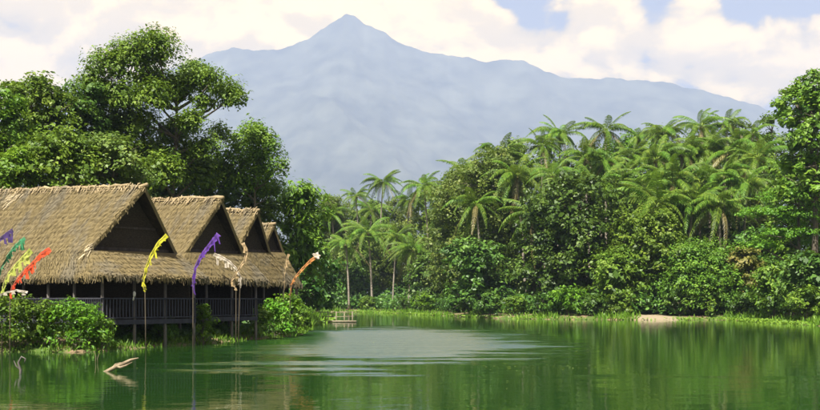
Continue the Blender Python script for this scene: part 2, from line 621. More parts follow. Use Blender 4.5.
# ------------------------------------------------------------------ mountain
def build_mountain():
    D = 12000.0
    q = D / 5000.0
    prof_px = [(-900, 297), (-600, 270), (-300, 225), (-120, 180), (60, 118), (150, 78), (210, 53), (232, 49), (262, 50), (290, 47), (303, 42), (316, 34),
               (328, 25), (338, 17), (346, 13), (354, 16), (366, 24), (384, 34), (402, 43), (425, 50), (440, 55), (462, 57), (484, 61), (503, 58),
               (520, 61), (545, 71), (562, 77), (600, 79), (640, 79), (665, 82), (690, 88), (715, 92), (740, 101), (770, 111), (850, 140), (1000, 190),
               (1200, 240), (1500, 285)]
    X = np.linspace(-4500, 4500, 640)
    Y = np.concatenate([np.linspace(2000, 5000, 110), np.linspace(5060, 6100, 16)])
    px = 410 + X / 5000 * 1000
    crest = np.interp(px, [a for a, b in prof_px], [(300 - b) for a, b in prof_px]) * 5
    XX, YY = np.meshgrid(X, Y)
    t = np.clip((YY - 2000) / 3000, 0, 1)
    back = np.clip((YY - 5000) / 1100, 0, 1)
    base = 0.16 * t + 0.84 * t ** 2.3

    def n2(x, y, s, k):
        return np.sin(x / s + 1.7 * k + 1.3 * np.sin(y / s * .8 + k)) * np.sin(y / s * 1.1 + 2.1 * k + 1.1 * np.sin(x / s * .7 - k))
    # spurs and gullies run down from the crest
    g = np.zeros_like(XX)
    amp = 1.0
    for k, s in enumerate((420, 210, 105, 55, 28, 15)):
        g += amp * (1 - 2 * np.abs(n2(XX + 260 * np.sin(YY / 700.), YY * .35, s, k)))
        amp *= .58
    env = np.sin(np.pi * np.clip(t, 0, 1)) ** .8
    Z = crest[None, :] * base * (1 - back ** 1.5) + g * 50 * env * (crest[None, :] / 1200)
    Z += (7 * n2(XX, YY * 0 + 3, 60, 5) + 4.5 * n2(XX, YY * 0 + 1, 23, 2) + 3 * n2(XX, YY * 0 + 2, 11, 7)) * (crest[None, :] / 1200) * t
    Z = np.maximum(Z, -1.5)
    nx, ny = len(X), len(Y)
    V = np.stack([XX * q, YY * q, np.where(Z > -1.4, Z * q, -1.5)], -1).reshape(-1, 3)
    ii = (np.arange(ny - 1)[:, None] * nx + np.arange(nx - 1)[None, :]).reshape(-1)
    F = np.stack([ii, ii + 1, ii + nx + 1, ii + nx], -1)
    m, N, out = new_mat('mountain_forest')
    geo = N.n('ShaderNodeNewGeometry')
    n = N.noise(geo.outputs['Position'], .0025, 8, .62)
    c = N.mix(N.ramp(n, [(.35, 0.), (.65, 1.)]), (.015, .026, .020), (.120, .130, .090))
    p = N.n('ShaderNodeBsdfPrincipled')
    p.inputs['Roughness'].default_value = 1
    p.inputs['Specular IOR Level'].default_value = 0
    N.l(c, p.inputs['Base Color'])
    N.l(p.outputs[0], out.inputs[0])
    me = mesh_from('mountain', V, [tuple(int(i) for i in f) for f in F], m, smooth=True)
    o = obj('mountain', me)
    tag(o, kind='structure')


build_mountain()


# ------------------------------------------------------------------ foliage
def leaf_quads(pos, nrm, axis, length, width):
    """rhombic leaves, slightly folded: arrays (n,3) -> (n,4,3)"""
    side = np.cross(nrm, axis)
    side /= np.linalg.norm(side, axis=1, keepdims=True) + 1e-9
    L = length[:, None]
    W = width[:, None]
    a = pos - axis * L * .5
    b = pos + axis * L * .5
    c = pos - axis * L * .08 + nrm * W * .18
    return np.stack([a, c + side * W * .5, b, c - side * W * .5], 1)


def unit(v):
    return v / (np.linalg.norm(v, axis=-1, keepdims=True) + 1e-9)


def crown_quads(lobes, n, leaf, clump, rs, droop=.25, flat=.75, inner=.16, clump_leaves=26, aspect=.5, flip=-.55):
    """lobes: list of (cx,cy,cz,rx,ry,rz). Leaves gather in clumps on the lobes' shells."""
    lob = np.array(lobes)
    wt = (lob[:, 3] * lob[:, 5]) ** .9
    nc = max(8, int(n / clump_leaves))
    li = rs.choice(len(lob), nc, p=wt / wt.sum())
    d = unit(rs.normal(size=(nc, 3)))
    d[:, 2] = np.where(d[:, 2] < flip, -d[:, 2] * .8, d[:, 2])
    rad = np.where(rs.random(nc) < inner, rs.uniform(.25, .7, nc), rs.uniform(.78, 1.04, nc))
    cc = lob[li, :3] + lob[li, 3:] * d * rad[:, None]
    ctone = rs.normal(.5, .16, nc)
    csz = clump * rs.uniform(.6, 1.35, nc)
    csc = rs.uniform(.65, 1.3, nc)
    k = rs.integers(0, nc, n)
    o = unit(rs.normal(size=(n, 3))) * (rs.random(n) ** .45)[:, None]
    o[:, 2] *= flat
    pos = cc[k] + o * csz[k][:, None]
    nrm = unit(.55 * d[k] + .35 * o + np.array([0, 0, .62]) + rs.normal(size=(n, 3)) * .42)
    ax = rs.normal(size=(n, 3)) + .5 * d[k]
    ax[:, 2] -= droop * 2
    ax = unit(ax - nrm * (ax * nrm).sum(1, keepdims=True))
    ln = leaf * rs.uniform(.6, 1.35, n) * csc[k] * np.where(rad < .72, 1.5, 1.0)[k]
    tone = np.clip(ctone[k] + rs.normal(0, .15, n), 0, 1)
    return leaf_quads(pos, nrm, ax, ln, ln * aspect * rs.uniform(.8, 1.2, n)), tone, cc


def make_lobes(H, cb, W, rs, n=9, lean=0.0, size=(.30, .46), shape='round'):
    """uneven lobes filling a crown from cb to H with width W"""
    out = []
    hh = (H - cb)
    for i in range(n):
        f = (i + .5) / n
        z = cb + hh * (.14 + .74 * f)
        prof = {'round': math.sin(math.pi * min(.97, .20 + .72 * f)) ** .7, 'dome': math.cos(f * 1.25) ** .6, 'vase': .45 + .55 * f,
                'column': .8}[shape]
        a = i * 2.399 + rs.uniform(-.5, .5)
        r = W / 2 * prof * rs.uniform(.45, .70)
        s = rs.uniform(*size)
        rx = min(W, hh * 1.1) * s * .75
        rz = min(rx * rs.uniform(.65, .95), hh * .4)
        out.append((math.cos(a) * r + lean * f, math.sin(a) * r, min(z, H - rz), rx, rx, rz))
    rx = W * .26
    out.append((lean + rs.uniform(-.1, .1) * W, 0, H - min(rx * .7, hh * .3), rx, rx, min(rx * .7, hh * .3)))
    return out


def tree(name, label, cat, base, H, W, cb, n, leaf, clump, mat, seed, nl=9, shape='round', size=(.30, .46), lean=0.0, droop=.25, flat=.75,
         inner=.16, trunk_r=None, group=None, lobes=None, aspect=.5, clump_leaves=26, bark='bark', limb=1.0):
    rs = np.random.default_rng(seed)
    root = empty(name, base)
    tag(root, label, cat, group)
    lobes = lobes or make_lobes(H, cb, W, rs, nl, lean, size, shape)
    P, tone, cc = crown_quads(lobes, n, leaf, clump, rs, droop, flat, inner, clump_leaves, aspect)
    obj('crown', quads_mesh('crown', P, M[mat], tone), root, kind='stuff')
    r0 = trunk_r or max(.05, H * .017)
    mb = MB()
    top = Vector((lean * .7, 0, cb + (H - cb) * .72))
    npt = 6
    pts, rad = [], []
    for i in range(npt + 1):
        f = i / npt
        pts.append(Vector((top.x * f + math.sin(f * 5 + seed) * .012 * H, math.cos(f * 4 + seed) * .012 * H - math.cos(seed) * .012 * H, -.25 + (top.z + .25) * f)))
        rad.append(r0 * (1.35 if i == 0 else 1.0) * (1 - .78 * f))
    mb.tube(pts, rad, 8)
    for (cx, cy, cz, rx, ry, rz) in lobes:
        f = max(.12, min(.92, (cz - rz * .9 - abs(cx) * .35) / max(top.z, .1)))
        i = min(npt - 1, int(f * npt))
        s = pts[i].lerp(pts[i + 1], f * npt - i)
        e = Vector((cx, cy, cz))
        mid = s.lerp(e, .5) + Vector((0, 0, -.05 * (e - s).length)) + Vector(rs.normal(size=3) * .05 * (e - s).length)
        mb.tube([s, mid, e], [r0 * .42 * limb, r0 * .28 * limb, r0 * .10 * limb], 5, cap=False)
        for j in range(3):
            dd = Vector(unit(rs.normal(size=3) + np.array([0, 0, .4])))
            e2 = e + Vector((dd.x * rx, dd.y * ry, dd.z * rz)) * .8
            mb.tube([mid.lerp(e, .6), e2], [r0 * .16 * limb, r0 * .05 * limb], 4, cap=False)
    obj('trunk', mb.mesh('trunk', M[bark], smooth=True), root)
    return root


def base_at(px, D):
    x = (px - 410) / 1000 * D
    return (x, D, gz(x, D))


def H_at(py, D):
    return CAM_H + (300 - py) / 1000 * D


SEED = [100]


def tree_px(label, kind, px, top, D, wpx, cbpy=None, cat='tree', group=None, **kw):
    """a tree whose top is seen at row `top` when it stands D metres off"""
    b = base_at(px, D)
    H = H_at(top, D) - b[2]
    W = wpx / 1000 * D
    cb = (H_at(cbpy, D) - b[2]) if cbpy is not None else H * .3
    cb = max(.15, cb)
    SEED[0] += 1
    dens = kw.pop('dens', 1.0)
    pre = dict(
        glossy=dict(mat='leaf_dark', leaf=.50, clump=.8, shape='column', nl=16, size=(.34, .52), aspect=.62, inner=.25, droop=.35),
        fine=dict(mat='leaf_olive', leaf=.40, clump=.85, shape='round', nl=18, size=(.32, .46), aspect=.55, inner=.25, droop=.3),
        mid=dict(mat='leaf_mid', leaf=.42, clump=.8, shape='round', nl=14, size=(.34, .50), aspect=.58, inner=.25),
        bright=dict(mat='leaf_bright', leaf=.40, clump=.7, shape='dome', nl=12, size=(.34, .50), aspect=.58, inner=.2),
        dry=dict(mat='leaf_dry', leaf=.40, clump=.6, shape='dome', nl=11, size=(.32, .46), aspect=.55, inner=.2),
    )[kind].copy()
    pre.update(kw)
    area = W * (H - cb) * 2.0 + W * W
    n = int(min(34000, dens * area * 1.9 / (pre['leaf'] ** 2 * pre['aspect'] * .5)))
    name = kw.pop('name', 'broadleaf_tree')
    pre.pop('name', None)
    return tree(name, label, cat, b, H, W, cb, n, pre.pop('leaf'), pre.pop('clump'), pre.pop('mat'), SEED[0], group=group, **pre)


# ---- trees behind the huts, left
NEAR = dict(leaf=.30, clump=.62)
tree_px('dense dark tree at the left edge of the photo, behind the longest roof', 'glossy', -14, 82, 68, 90, 200, **{**NEAR, 'shape': 'round', 'nl': 16, 'mat': 'leaf_mid'})
tree_px('tall dense green tree, second from the left edge, above the left end of the ridge', 'mid', 34, 72, 74, 74, 200, **{**NEAR, 'shape': 'column', 'nl': 18, 'mat': 'leaf_mid', 'size': (.34, .5)})
tree_px('narrow dark tree between the tall left tree and the big spreading tree', 'glossy', 78, 82, 76, 62, 190, **{**NEAR, 'nl': 14})
# the big spreading tree
b = base_at(172, 80)
S = .080


def lobe_px(px, py, rpx, D=80, b=b, dy=0.0, fz=.62):
    return ((px - 410) / 1000 * D - b[0], dy, CAM_H + (300 - py) / 1000 * D - b[2], rpx * S, rpx * S * .9, rpx * S * fz)


big = []
rb = random.Random(8)
for (px, py, r) in [(140, 64, 24), (164, 56, 22), (118, 74, 22), (184, 68, 20), (150, 84, 24), (200, 82, 15), (104, 96, 22), (128, 104, 24), (160, 104, 20), (178, 90, 16),
                    (228, 92, 13), (236, 102, 11), (222, 84, 9), (206, 104, 10), (140, 130, 24), (112, 128, 22), (168, 132, 20), (196, 126, 13), (216, 128, 11), (120, 154, 24),
                    (152, 156, 24), (184, 154, 20), (208, 150, 14), (170, 176, 22), (130, 178, 22), (200, 174, 18)]:
    big.append(lobe_px(px, py, r, dy=rb.uniform(-3, 3), fz=rb.uniform(.70, .95)))
tree('spreading_tree', 'tallest tree on the left, airy spreading crown with sky showing through, behind the huts', 'tree', b, H_at(38, 80), 16, 8, 56000, .26, .85, 'leaf_mid', 41,
     lobes=big, trunk_r=.34, inner=.30, flat=.9, droop=.25, clump_leaves=40, aspect=.5)
b2 = base_at(252, 84)
S = .084
lo2 = [lobe_px(px, py, r, 84, b2, rb.uniform(-2, 2), rb.uniform(.7, .95)) for px, py, r in
       [(250, 132, 14), (262, 142, 14), (240, 146, 14), (272, 156, 13), (252, 160, 17), (232, 164, 15), (280, 172, 11), (262, 176, 16), (240, 182, 16), (270, 188, 14)]]
tree('airy_tree', 'airy light green tree right of the tallest left tree, above the third roof', 'tree', b2, H_at(115, 84), 7, 7, 11000, .27, .8, 'leaf_mid', 42, lobes=lo2, trunk_r=.2, inner=.2, flat=.9, clump_leaves=34)
tree_px('low bushy tree behind the middle of the longest roof', 'mid', 60, 128, 66, 80, 215, **NEAR)
tree_px('low olive green tree behind the right end of the longest roof', 'fine', 112, 134, 68, 76, 215, **NEAR)
tree_px('dark low tree behind the peak between the first and second roofs', 'glossy', 160, 150, 82, 70, 230, **NEAR)
tree_px('dark shaded tree behind the second and third roofs', 'glossy', 208, 152, 86, 64, 230, **NEAR)
tree_px('small bushy tree right behind the last hut roof', 'mid', 256, 176, 88, 50, 250, **NEAR)
tree_px('bright low shrubby tree at the left edge just above the thatched ridge', 'bright', 6, 150, 64, 60, 215, **NEAR)

# ---- the channel in the middle
tree_px('round dense tree with long drooping leaves just right of the last hut', 'glossy', 298, 184, 90, 52, 285, leaf=.55, clump=.8, aspect=.3, droop=.9, flat=1.0, nl=16, shape='column', mat='leaf_mid', dens=1.2)
tree_px('dark leafy thicket tree beneath the drooping tree beside the last hut', 'glossy', 318, 240, 118, 46, 318, cat='tree')
tree_px('low dark shrub tree on the left bank of the channel', 'glossy', 306, 268, 100, 40, 320)
tree_px('slim dark tree at the back of the channel, left of the tall thin palm', 'fine', 333, 196, 215, 40, 300)
tree_px('pale feathery tree at the back of the channel', 'fine', 362, 224, 206, 50, 310, mat='leaf_olive', leaf=.42)
tree_px('light green rounded tree below the tall thin palm', 'fine', 396, 222, 204, 56, 310, leaf=.42)
tree_px('dark bush tree at the water end of the channel', 'glossy', 350, 262, 200, 44, 312)
tree_px('small dark tree on the bend of the bank beside the pale palm trunk', 'glossy', 428, 252, 166, 44, 314)
tree_px('narrow green tree between the leaning palm trunk and the olive trees', 'mid', 447, 196, 178, 44, 310, leaf=.42)

fill = [(322, 194, 226, 42, 'mid'), (346, 197, 232, 46, 'fine'), (374, 199, 236, 46, 'mid'), (402, 196, 234, 46, 'fine'), (430, 184, 228, 48, 'mid'), (456, 172, 215, 46, 'glossy')]
for i, (px, top, D, w, k) in enumerate(fill):
    tree_px('%s tree from the left in the far wood closing the channel' % ordinal(i), k, px, top, D, w, 306, leaf=.55, clump=1.1, dens=.8, shape='column', group='far wood behind the channel')

# ---- the right bank, back row
bk = [(468, 160, 172, 56, 'fine'), (515, 138, 168, 60, 'fine'), (552, 138, 174, 60, 'mid'), (588, 140, 172, 60, 'fine'), (628, 132, 176, 66, 'mid'),
      (664, 126, 172, 60, 'fine'), (700, 122, 176, 62, 'mid'), (738, 120, 170, 60, 'fine'), (768, 112, 158, 44, 'mid')]
for i, (px, top, D, w, k) in enumerate(bk):
    tree_px('%s background tree from the left along the skyline of the right bank' % ordinal(i), k, px, top, D, w, 312, leaf=.52, clump=1.1, dens=.8, shape='column', nl=20, group='skyline trees of the right bank')
# ---- the right bank, front
tree_px('olive green fine leaved tree where the bank bends, left of the leaning palm', 'fine', 462, 166, 152, 76, 312, shape='column', nl=20)
tree_px('tall olive tree behind the leaning pale palm trunk', 'fine', 494, 146, 146, 72, 310, shape='column', nl=20)
tree_px('dark glossy bush tree at the water left of the leaning palm trunk', 'glossy', 478, 236, 134, 62, 314)
tree_px('large glossy dark tree in the middle of the right bank, leaves glinting', 'glossy', 574, 168, 126, 88, 312, nl=20, dens=1.1)
tree_px('dark glossy tree just right of the leaning palm trunk', 'glossy', 540, 196, 130, 52, 312, nl=16)
tree_px('round mid green tree below the drooping palms, right of the glossy tree', 'mid', 648, 208, 122, 78, 300, nl=14)
tree_px('lower green tree at the bank beneath the round tree', 'mid', 618, 246, 120, 66, 312)
tree_px('wide vine covered mound of leaves above the clay landing', 'mid', 694, 240, 120, 100, 312, shape='dome', nl=16, leaf=.30)
tree_px('yellowish half dry bush tree right of the vine covered mound', 'dry', 742, 246, 119, 50, 300)
tree_px('dark tree in shade behind the yellowish bush', 'glossy', 768, 226, 122, 60, 308)
tree_px('tallest tree at the right edge of the photo, big leaves against the cloud', 'glossy', 812, 70, 104, 70, 230, nl=20, mat='leaf_mid', leaf=.5, clump=.8, shape='column')
grove = [(598, 150, 152, 46, 'mid'), (630, 172, 140, 44, 'glossy'), (672, 146, 156, 50, 'mid'), (706, 140, 158, 46, 'fine'), (740, 146, 150, 50, 'mid'), (688, 200, 136, 40, 'mid'), (760, 178, 134, 44, 'fine'), (726, 210, 130, 44, 'glossy'), (652, 178, 142, 40, 'fine')]
for i, (px, top, D, w, k) in enumerate(sorted(grove)):
    tree_px('%s broadleaf tree from the left growing up between the palms of the right grove' % ordinal(i), k, px, top, D, w, 290, leaf=.44, clump=.9, shape='column', dens=.8, group='broadleaf trees among the right grove palms')
# the layered tree
b3 = base_at(800, 108)
S = .108
lo3 = [lobe_px(790, 196, 34, 108, b3, -1, .22), lobe_px(826, 186, 36, 108, b3, 0, .22), lobe_px(765, 214, 30, 108, b3, -1.5, .22), lobe_px(806, 220, 38, 108, b3, -2, .2),
       lobe_px(782, 236, 36, 108, b3, -2, .2), lobe_px(828, 244, 30, 108, b3, -1, .22), lobe_px(756, 246, 20, 108, b3, -1, .24), lobe_px(812, 164, 26, 108, b3, 1, .26), lobe_px(848, 210, 30, 108, b3, 1, .24)]
tree('layered_tree', 'bright green tree with flat layered branches at the right, below the tallest tree', 'tree', b3, H_at(160, 108), 12, 8, 22000, .26, .62, 'leaf_bright', 77, lobes=lo3,
     trunk_r=.28, inner=.1, flat=.35, droop=.1)
tree_px('dense green tree filling the right edge behind the layered branches', 'mid', 812, 152, 118, 84, 312, shape='column', nl=18)
tree_px('dark low tree at the right edge of the photo beside the water', 'glossy', 806, 252, 96, 56, 318)
tree_px('mid green bush tree at the water below the layered tree', 'mid', 774, 264, 106, 46, 316)


# ------------------------------------------------------------------ palms
def frond_mesh(name, L, rise, droop, seed, mat, hang=.55, n=32):
    """a coconut frond growing along +X: arched rachis with two rows of hanging leaflets"""
    rs = np.random.default_rng(seed)
    V, Fc, tone = [], [], []

    def curve(t):
        return Vector((L * (t - .10 * t * t * droop), 0, L * (rise * t - droop * t ** 2.2)))
    prev = None
    for i in range(7):
        t = i / 6
        p = curve(t)
        w = .055 * (1 - .85 * t)
        b = len(V)
        V += [p + Vector((0, w, 0)), p + Vector((0, 0, w)), p + Vector((0, -w, 0))]
        if prev is not None:
            Fc += [(prev, prev + 1, b + 1, b), (prev + 1, prev + 2, b + 2, b + 1)]
            tone += [.85, .85]
        prev = b
    for s in (-1, 1):
        for i in range(n):
            t = .12 + .88 * (i + rs.uniform(-.3, .3)) / (n - 1)
            t = min(max(t, .1), 1)
            p = curve(t)
            tg = (curve(min(1, t + .03)) - curve(t - .03)).normalized()
            ll = L * .235 * (math.sin(math.pi * min(1, .22 + t * .74)) ** .7) * rs.uniform(.85, 1.12)
            out = Vector((0, s, 0))
            d1 = (out * .85 + tg * .55 + Vector((0, 0, .05 - hang * .45))).normalized()
            d2 = (out * .45 + tg * .40 + Vector((0, 0, -hang * rs.uniform(.9, 1.7)))).normalized()
            m = p + d1 * ll * .5
            e = m + d2 * ll * .5
            w = L * .0130
            wv = tg * w
            b = len(V)
            V += [p - wv * .7, p + wv * .7, m + wv, m - wv, e]
            Fc += [(b, b + 1, b + 2, b + 3), (b + 3, b + 2, b + 4)]
            tt = float(np.clip(rs.normal(.5, .18), 0, 1))
            tone += [tt, tt]
    return mesh_from(name, V, Fc, mat, tone)


FR = {
    'up': [frond_mesh('frond_up', 4.6, .80, .45, 1, M['frond'], .4), frond_mesh('frond_up', 4.2, 1.05, .62, 2, M['frond'], .45), frond_mesh('frond_up', 3.8, 1.15, .50, 12, M['frond'], .4)],
    'mid': [frond_mesh('frond_mid', 5.3, .62, .66, 3, M['frond'], .6), frond_mesh('frond_mid', 5.0, .50, .72, 4, M['frond'], .7), frond_mesh('frond_mid', 5.4, .75, .80, 5, M['frond'], .7)],
    'low': [frond_mesh('frond_low', 5.0, .18, .85, 6, M['frond'], .9), frond_mesh('frond_low', 4.7, .02, .95, 7, M['frond'], .9)],
    'old': [frond_mesh('frond_old', 4.3, -.35, 1.0, 8, M['frond_old'], 1.0)],
}
nut_mb = MB()
for k in range(7):
    a = k * .9
    c = Vector((math.cos(a) * .28, math.sin(a) * .28, -.25 - .12 * (k % 2)))
    nut_mb.tube([c + Vector((0, 0, .15)), c + Vector((0, 0, .05)), c + Vector((0, 0, -.07)), c + Vector((0, 0, -.15))], [.03, .13, .13, .04], 6)
NUTS = nut_mb.mesh('coconut_bunch', rough_mat('coconut', (.10, .12, .02), (.24, .20, .06), 4), smooth=True)


def palm(label, px, py, D, lean=0.0, seed=0, scale=1.0, group=None, nf=25, light=False):
    rs = random.Random(seed * 13 + 5)
    scale *= rs.uniform(.80, 1.16)
    nf += rs.randint(-7, 3)
    tx, ty = rs.uniform(-.22, .22), rs.uniform(-.22, .22)          # the whole crown leans a little
    top = at(px, py, D)
    bx = top.x - lean
    b = (bx, D, gz(bx, D))
    root = empty('coconut_palm', b)
    tag(root, label, 'palm tree', group)
    h = top.z - b[2]
    mb = MB()
    pts, rad = [], []
    for i in range(9):
        f = i / 8
        pts.append(Vector((lean * f ** 1.6, .25 * math.sin(f * 3 + seed), -.2 + (h + .2) * f)))
        rad.append((.20 if i else .30) * (1 - .38 * f) * scale)
    mb.tube(pts, rad, 8)
    obj('trunk', mb.mesh('trunk', M['palm_bark'], True), root)
    head = pts[-1]
    for i in range(nf):
        f = i / (nf - 1)
        kind = 'up' if f < .20 else 'mid' if f < .56 else 'low' if f < .93 else 'old'
        me = rs.choice(FR[kind])
        o = obj('frond', me, root, head)
        m = Matrix.Rotation(tx, 3, 'X') @ Matrix.Rotation(ty, 3, 'Y') @ Matrix.Rotation(i * 2.399 + rs.uniform(-.45, .45), 3, 'Z') @ Matrix.Rotation(rs.uniform(-.2, .2), 3, 'Y') @ Matrix.Rotation(rs.uniform(-.35, .35), 3, 'X')
        o.rotation_euler = m.to_euler()
        s = scale * rs.uniform(.86, 1.1)
        o.scale = (s, s, s)
    n = obj('coconut_bunch', NUTS, root, head)
    n.scale = (scale, scale, scale)
    return root


P_MID = [  # the channel
    ('tallest thin palm standing alone against the mountain at the channel', 383, 182, 205, 1.0),
    ('dark palm left of the tall thin palm, level with its crown', 356, 196, 208, -1.0),
    ('palm with a full crown and pale trunk right of the tall thin palm', 424, 186, 172, -1.2),
    ('shorter palm with pale trunk at the middle of the channel bank', 397, 236, 186, .8),
    ('low palm left of the shorter pale palm, over the channel water', 368, 232, 192, -.8),
    ('palm half hidden behind the full crowned palm', 409, 200, 214, .6),
    ('palm at the far left of the channel beside the drooping tree', 332, 214, 212, -1.0),
    ('palm just right of the full crowned palm, against the olive trees', 443, 188, 190, 1.0),
    ('small palm at the back between the two tall thin palms', 371, 210, 218, 0),
]
P_MID += [
    ('lowest palm at the channel end, left of the pale trunked palms', 346, 244, 191, -.6),
    ('short palm on the bank beneath the full crowned palm', 412, 250, 172, .6),
]
for i, (lb, px, py, D, ln) in enumerate(P_MID):
    palm(lb, px, py, D, ln, seed=i + 1, scale=1.05)
P_R = [
    ('leaning palm with a long pale trunk showing in front of the olive trees', 516, 176, 142, -1.4),
    ('palm with dark upright fronds above the leaning palm', 498, 158, 158, .5),
    ('upright dark palm breaking the skyline left of the right grove', 560, 136, 164, .4),
    ('palm crown left of the upright skyline palm', 541, 146, 160, -.6),
]
P_R += [
    ('palm with drooping crown over the dark glossy bush left of the leaning trunk', 476, 204, 139, -1.0),
    ('short palm standing among the glossy trees right of the leaning trunk', 538, 214, 131, .6),
    ('palm with drooping fronds between the leaning palm and the large glossy tree', 552, 176, 133, .8),
    ('palm poking above the olive tree where the bank bends', 466, 172, 160, -.8),
]
for i, (lb, px, py, D, ln) in enumerate(P_R):
    palm(lb, px, py, D, ln, seed=20 + i)
sky_row = [(605, 131, 162), (641, 136, 168), (664, 132, 160), (702, 126, 162), (727, 124, 166), (752, 134, 156)]
for i, (px, py, D) in enumerate(sky_row):
    palm('%s palm from the left along the skyline of the right grove' % ordinal(i), px, py, D, random.uniform(-1, 1), seed=40 + i, scale=.95, group='skyline palms of the right grove')
mid_row = [(584, 158, 146), (606, 162, 144), (632, 156, 146), (656, 160, 144), (681, 154, 146), (706, 150, 146), (730, 152, 144), (758, 158, 138)]
for i, (px, py, D) in enumerate(mid_row):
    palm('%s palm from the left in the middle row of the right grove' % ordinal(i), px, py, D, random.uniform(-1, 1), seed=60 + i, scale=1.02, group='middle row palms of the right grove')
front_row = [(598, 186, 134), (622, 182, 134), (646, 190, 131), (672, 180, 132), (700, 184, 131), (724, 176, 131), (748, 184, 128)]
for i, (px, py, D) in enumerate(front_row):
    palm('%s palm from the left in the front row of drooping palms on the right bank' % ordinal(i), px, py, D, random.uniform(-1, 1), seed=80 + i, scale=1.05, group='front row palms of the right grove')


low_row = [(656, 206, 126), (692, 204, 127), (718, 206, 125)]
for i, (px, py, D) in enumerate(low_row):
    palm('%s palm from the left among the lowest palms just above the bank bushes' % ordinal(i), px, py, D, random.uniform(-1, 1), seed=120 + i, scale=1.1, group='lowest palms of the right grove')


# ------------------------------------------------------------------ shrubs of the banks
def shrub(label, x, y, H, W, kind, seed, name='shrub', group=None, dens=1.0, leaf=None, clump=None):
    mat, lf = dict(glossy=('leaf_dark', .34), mid=('leaf_mid', .26), bright=('leaf_bright', .28), olive=('leaf_olive', .26))[kind]
    lf = leaf or lf
    n = int(dens * (W * H * 2.2 + W * W) * 2.4 / (lf * lf * .5))
    n = min(n, 14000)
    z = gz(x, y)
    return tree(name, label, 'shrub', (x, y, max(z, -.12)), H, W, .02, n, lf, clump or min(.5, H * .22), mat, seed, nl=9, shape='dome', size=(.34, .52), inner=.15, trunk_r=.05, group=group, flat=.85)


# along the right bank, walking the shore from the bend to the right edge
shore_pts = [(-15.5, 189.5), (-8, 188.5), (-1.2, 169.5), (2.2, 158), (5.6, 144), (7.5, 136), (10.2, 126), (12.8, 122.5), (16, 119), (18.5, 117.5), (21.5, 117), (24.5, 116.5), (31.5, 116.2), (34.5, 115.5), (38, 113.5), (40, 108.5), (39, 101), (37.6, 94)]
kinds = ['glossy', 'mid', 'glossy', 'bright', 'glossy', 'mid']
for i, (x, y) in enumerate(shore_pts):
    hgt = random.uniform(2.0, 3.6)
    shrub('%s shrub from the left at the water edge of the far bank' % ordinal(i), x, y + .6, hgt, hgt * random.uniform(1.1, 1.6), kinds[i % 6], 300 + i, group='shrubs along the far bank', leaf=.36)

# in front of the huts
shrub('dark leafy shrub at the water, leftmost before the first hut', *at(14, 0, 43.6).xy, 2.25, 2.9, 'mid', 501, leaf=.17, clump=.3, dens=.8)
shrub('dark shrub between the left edge shrub and the bright green one', *at(40, 0, 44.2).xy, 1.95, 1.9, 'mid', 502, leaf=.17, clump=.28, dens=.8)
shrub('bright green rounded shrub at the water before the first hut', *at(76, 0, 43.8).xy, 2.1, 2.5, 'bright', 503, leaf=.17, clump=.3, dens=.9)
shrub('small pale leaved shrub at the right foot of the bright green shrub', *at(102, 0, 44.3).xy, 1.35, 1.5, 'mid', 504, leaf=.16, clump=.26, dens=.8)
shrub('bright shrub under the railing beside the purple banner pole', *at(203, 0, 51.5).xy, 1.9, 1.25, 'bright', 505, leaf=.17, clump=.26)
shrub('small low shrub among the stilts under the second hut', *at(165, 0, 50.0).xy, 1.1, 1.5, 'mid', 506, leaf=.16, clump=.24)
shrub('dark shrub by the stilts of the third hut', -8.9, 57.6, 1.8, 1.5, 'mid', 507, leaf=.19, clump=.3)
shrub('yellow green shrub at the water under the end of the last hut', -7.55, 62.6, 2.5, 2.1, 'bright', 508, leaf=.20, clump=.34)
shrub('green shrub between the third hut and the yellow green shrub', -8.15, 60.2, 2.2, 1.8, 'bright', 509, leaf=.20, clump=.32)
shrub('low shrub on the bank past the last hut, behind the banner', *at(298, 0, 76).xy, 1.8, 2.2, 'mid', 510, leaf=.24)


# ------------------------------------------------------------------ grass and floating plants
def grass():
    rs = np.random.default_rng(5)
    X = rs.uniform(-22, 45, 90000)
    Y = rs.uniform(84, 192, 90000)
    d = shore_dist(X, Y)
    edge = 2.8 + 2.5 * np.sin(X * .35 + Y * .11)
    k = (d > -.35) & (d < edge)
    # the clay landing stays bare
    k &= (np.sin(X * .9 + 1.3 * np.sin(Y * .21)) + np.sin(X * .37 - Y * .5) + .5 * rs.random(len(X)) > .15) | (X < 6)
    k &= ((X - 28.5) ** 2 / 9.0 + (Y - 113.3) ** 2 / 4.0) > 1
    X, Y = X[k], Y[k]
    n = len(X)
    Z = np.maximum(ground_z(X, Y), -.02)
    pos = np.stack([X, Y, Z], -1)
    th = rs.uniform(0, 2 * np.pi, n)
    side = np.stack([np.cos(th), np.sin(th), np.zeros(n)], -1)
    h = rs.uniform(.25, .85, n)[:, None]
    lean = rs.normal(size=(n, 3)) * .25
    lean[:, 2] = 1
    w = .09
    P = np.stack([pos - side * w, pos + side * w, pos + lean * h * .6 + side * w * .7, pos + lean * h + rs.normal(size=(n, 3)) * .08], 1)
    tag(obj('bank_grass', quads_mesh('bank_grass', P, M['grass'], np.clip(rs.normal(.5, .2, n), 0, 1))), 'bright green grass fringing the far bank at the water line', 'grass', kind='stuff')


grass()


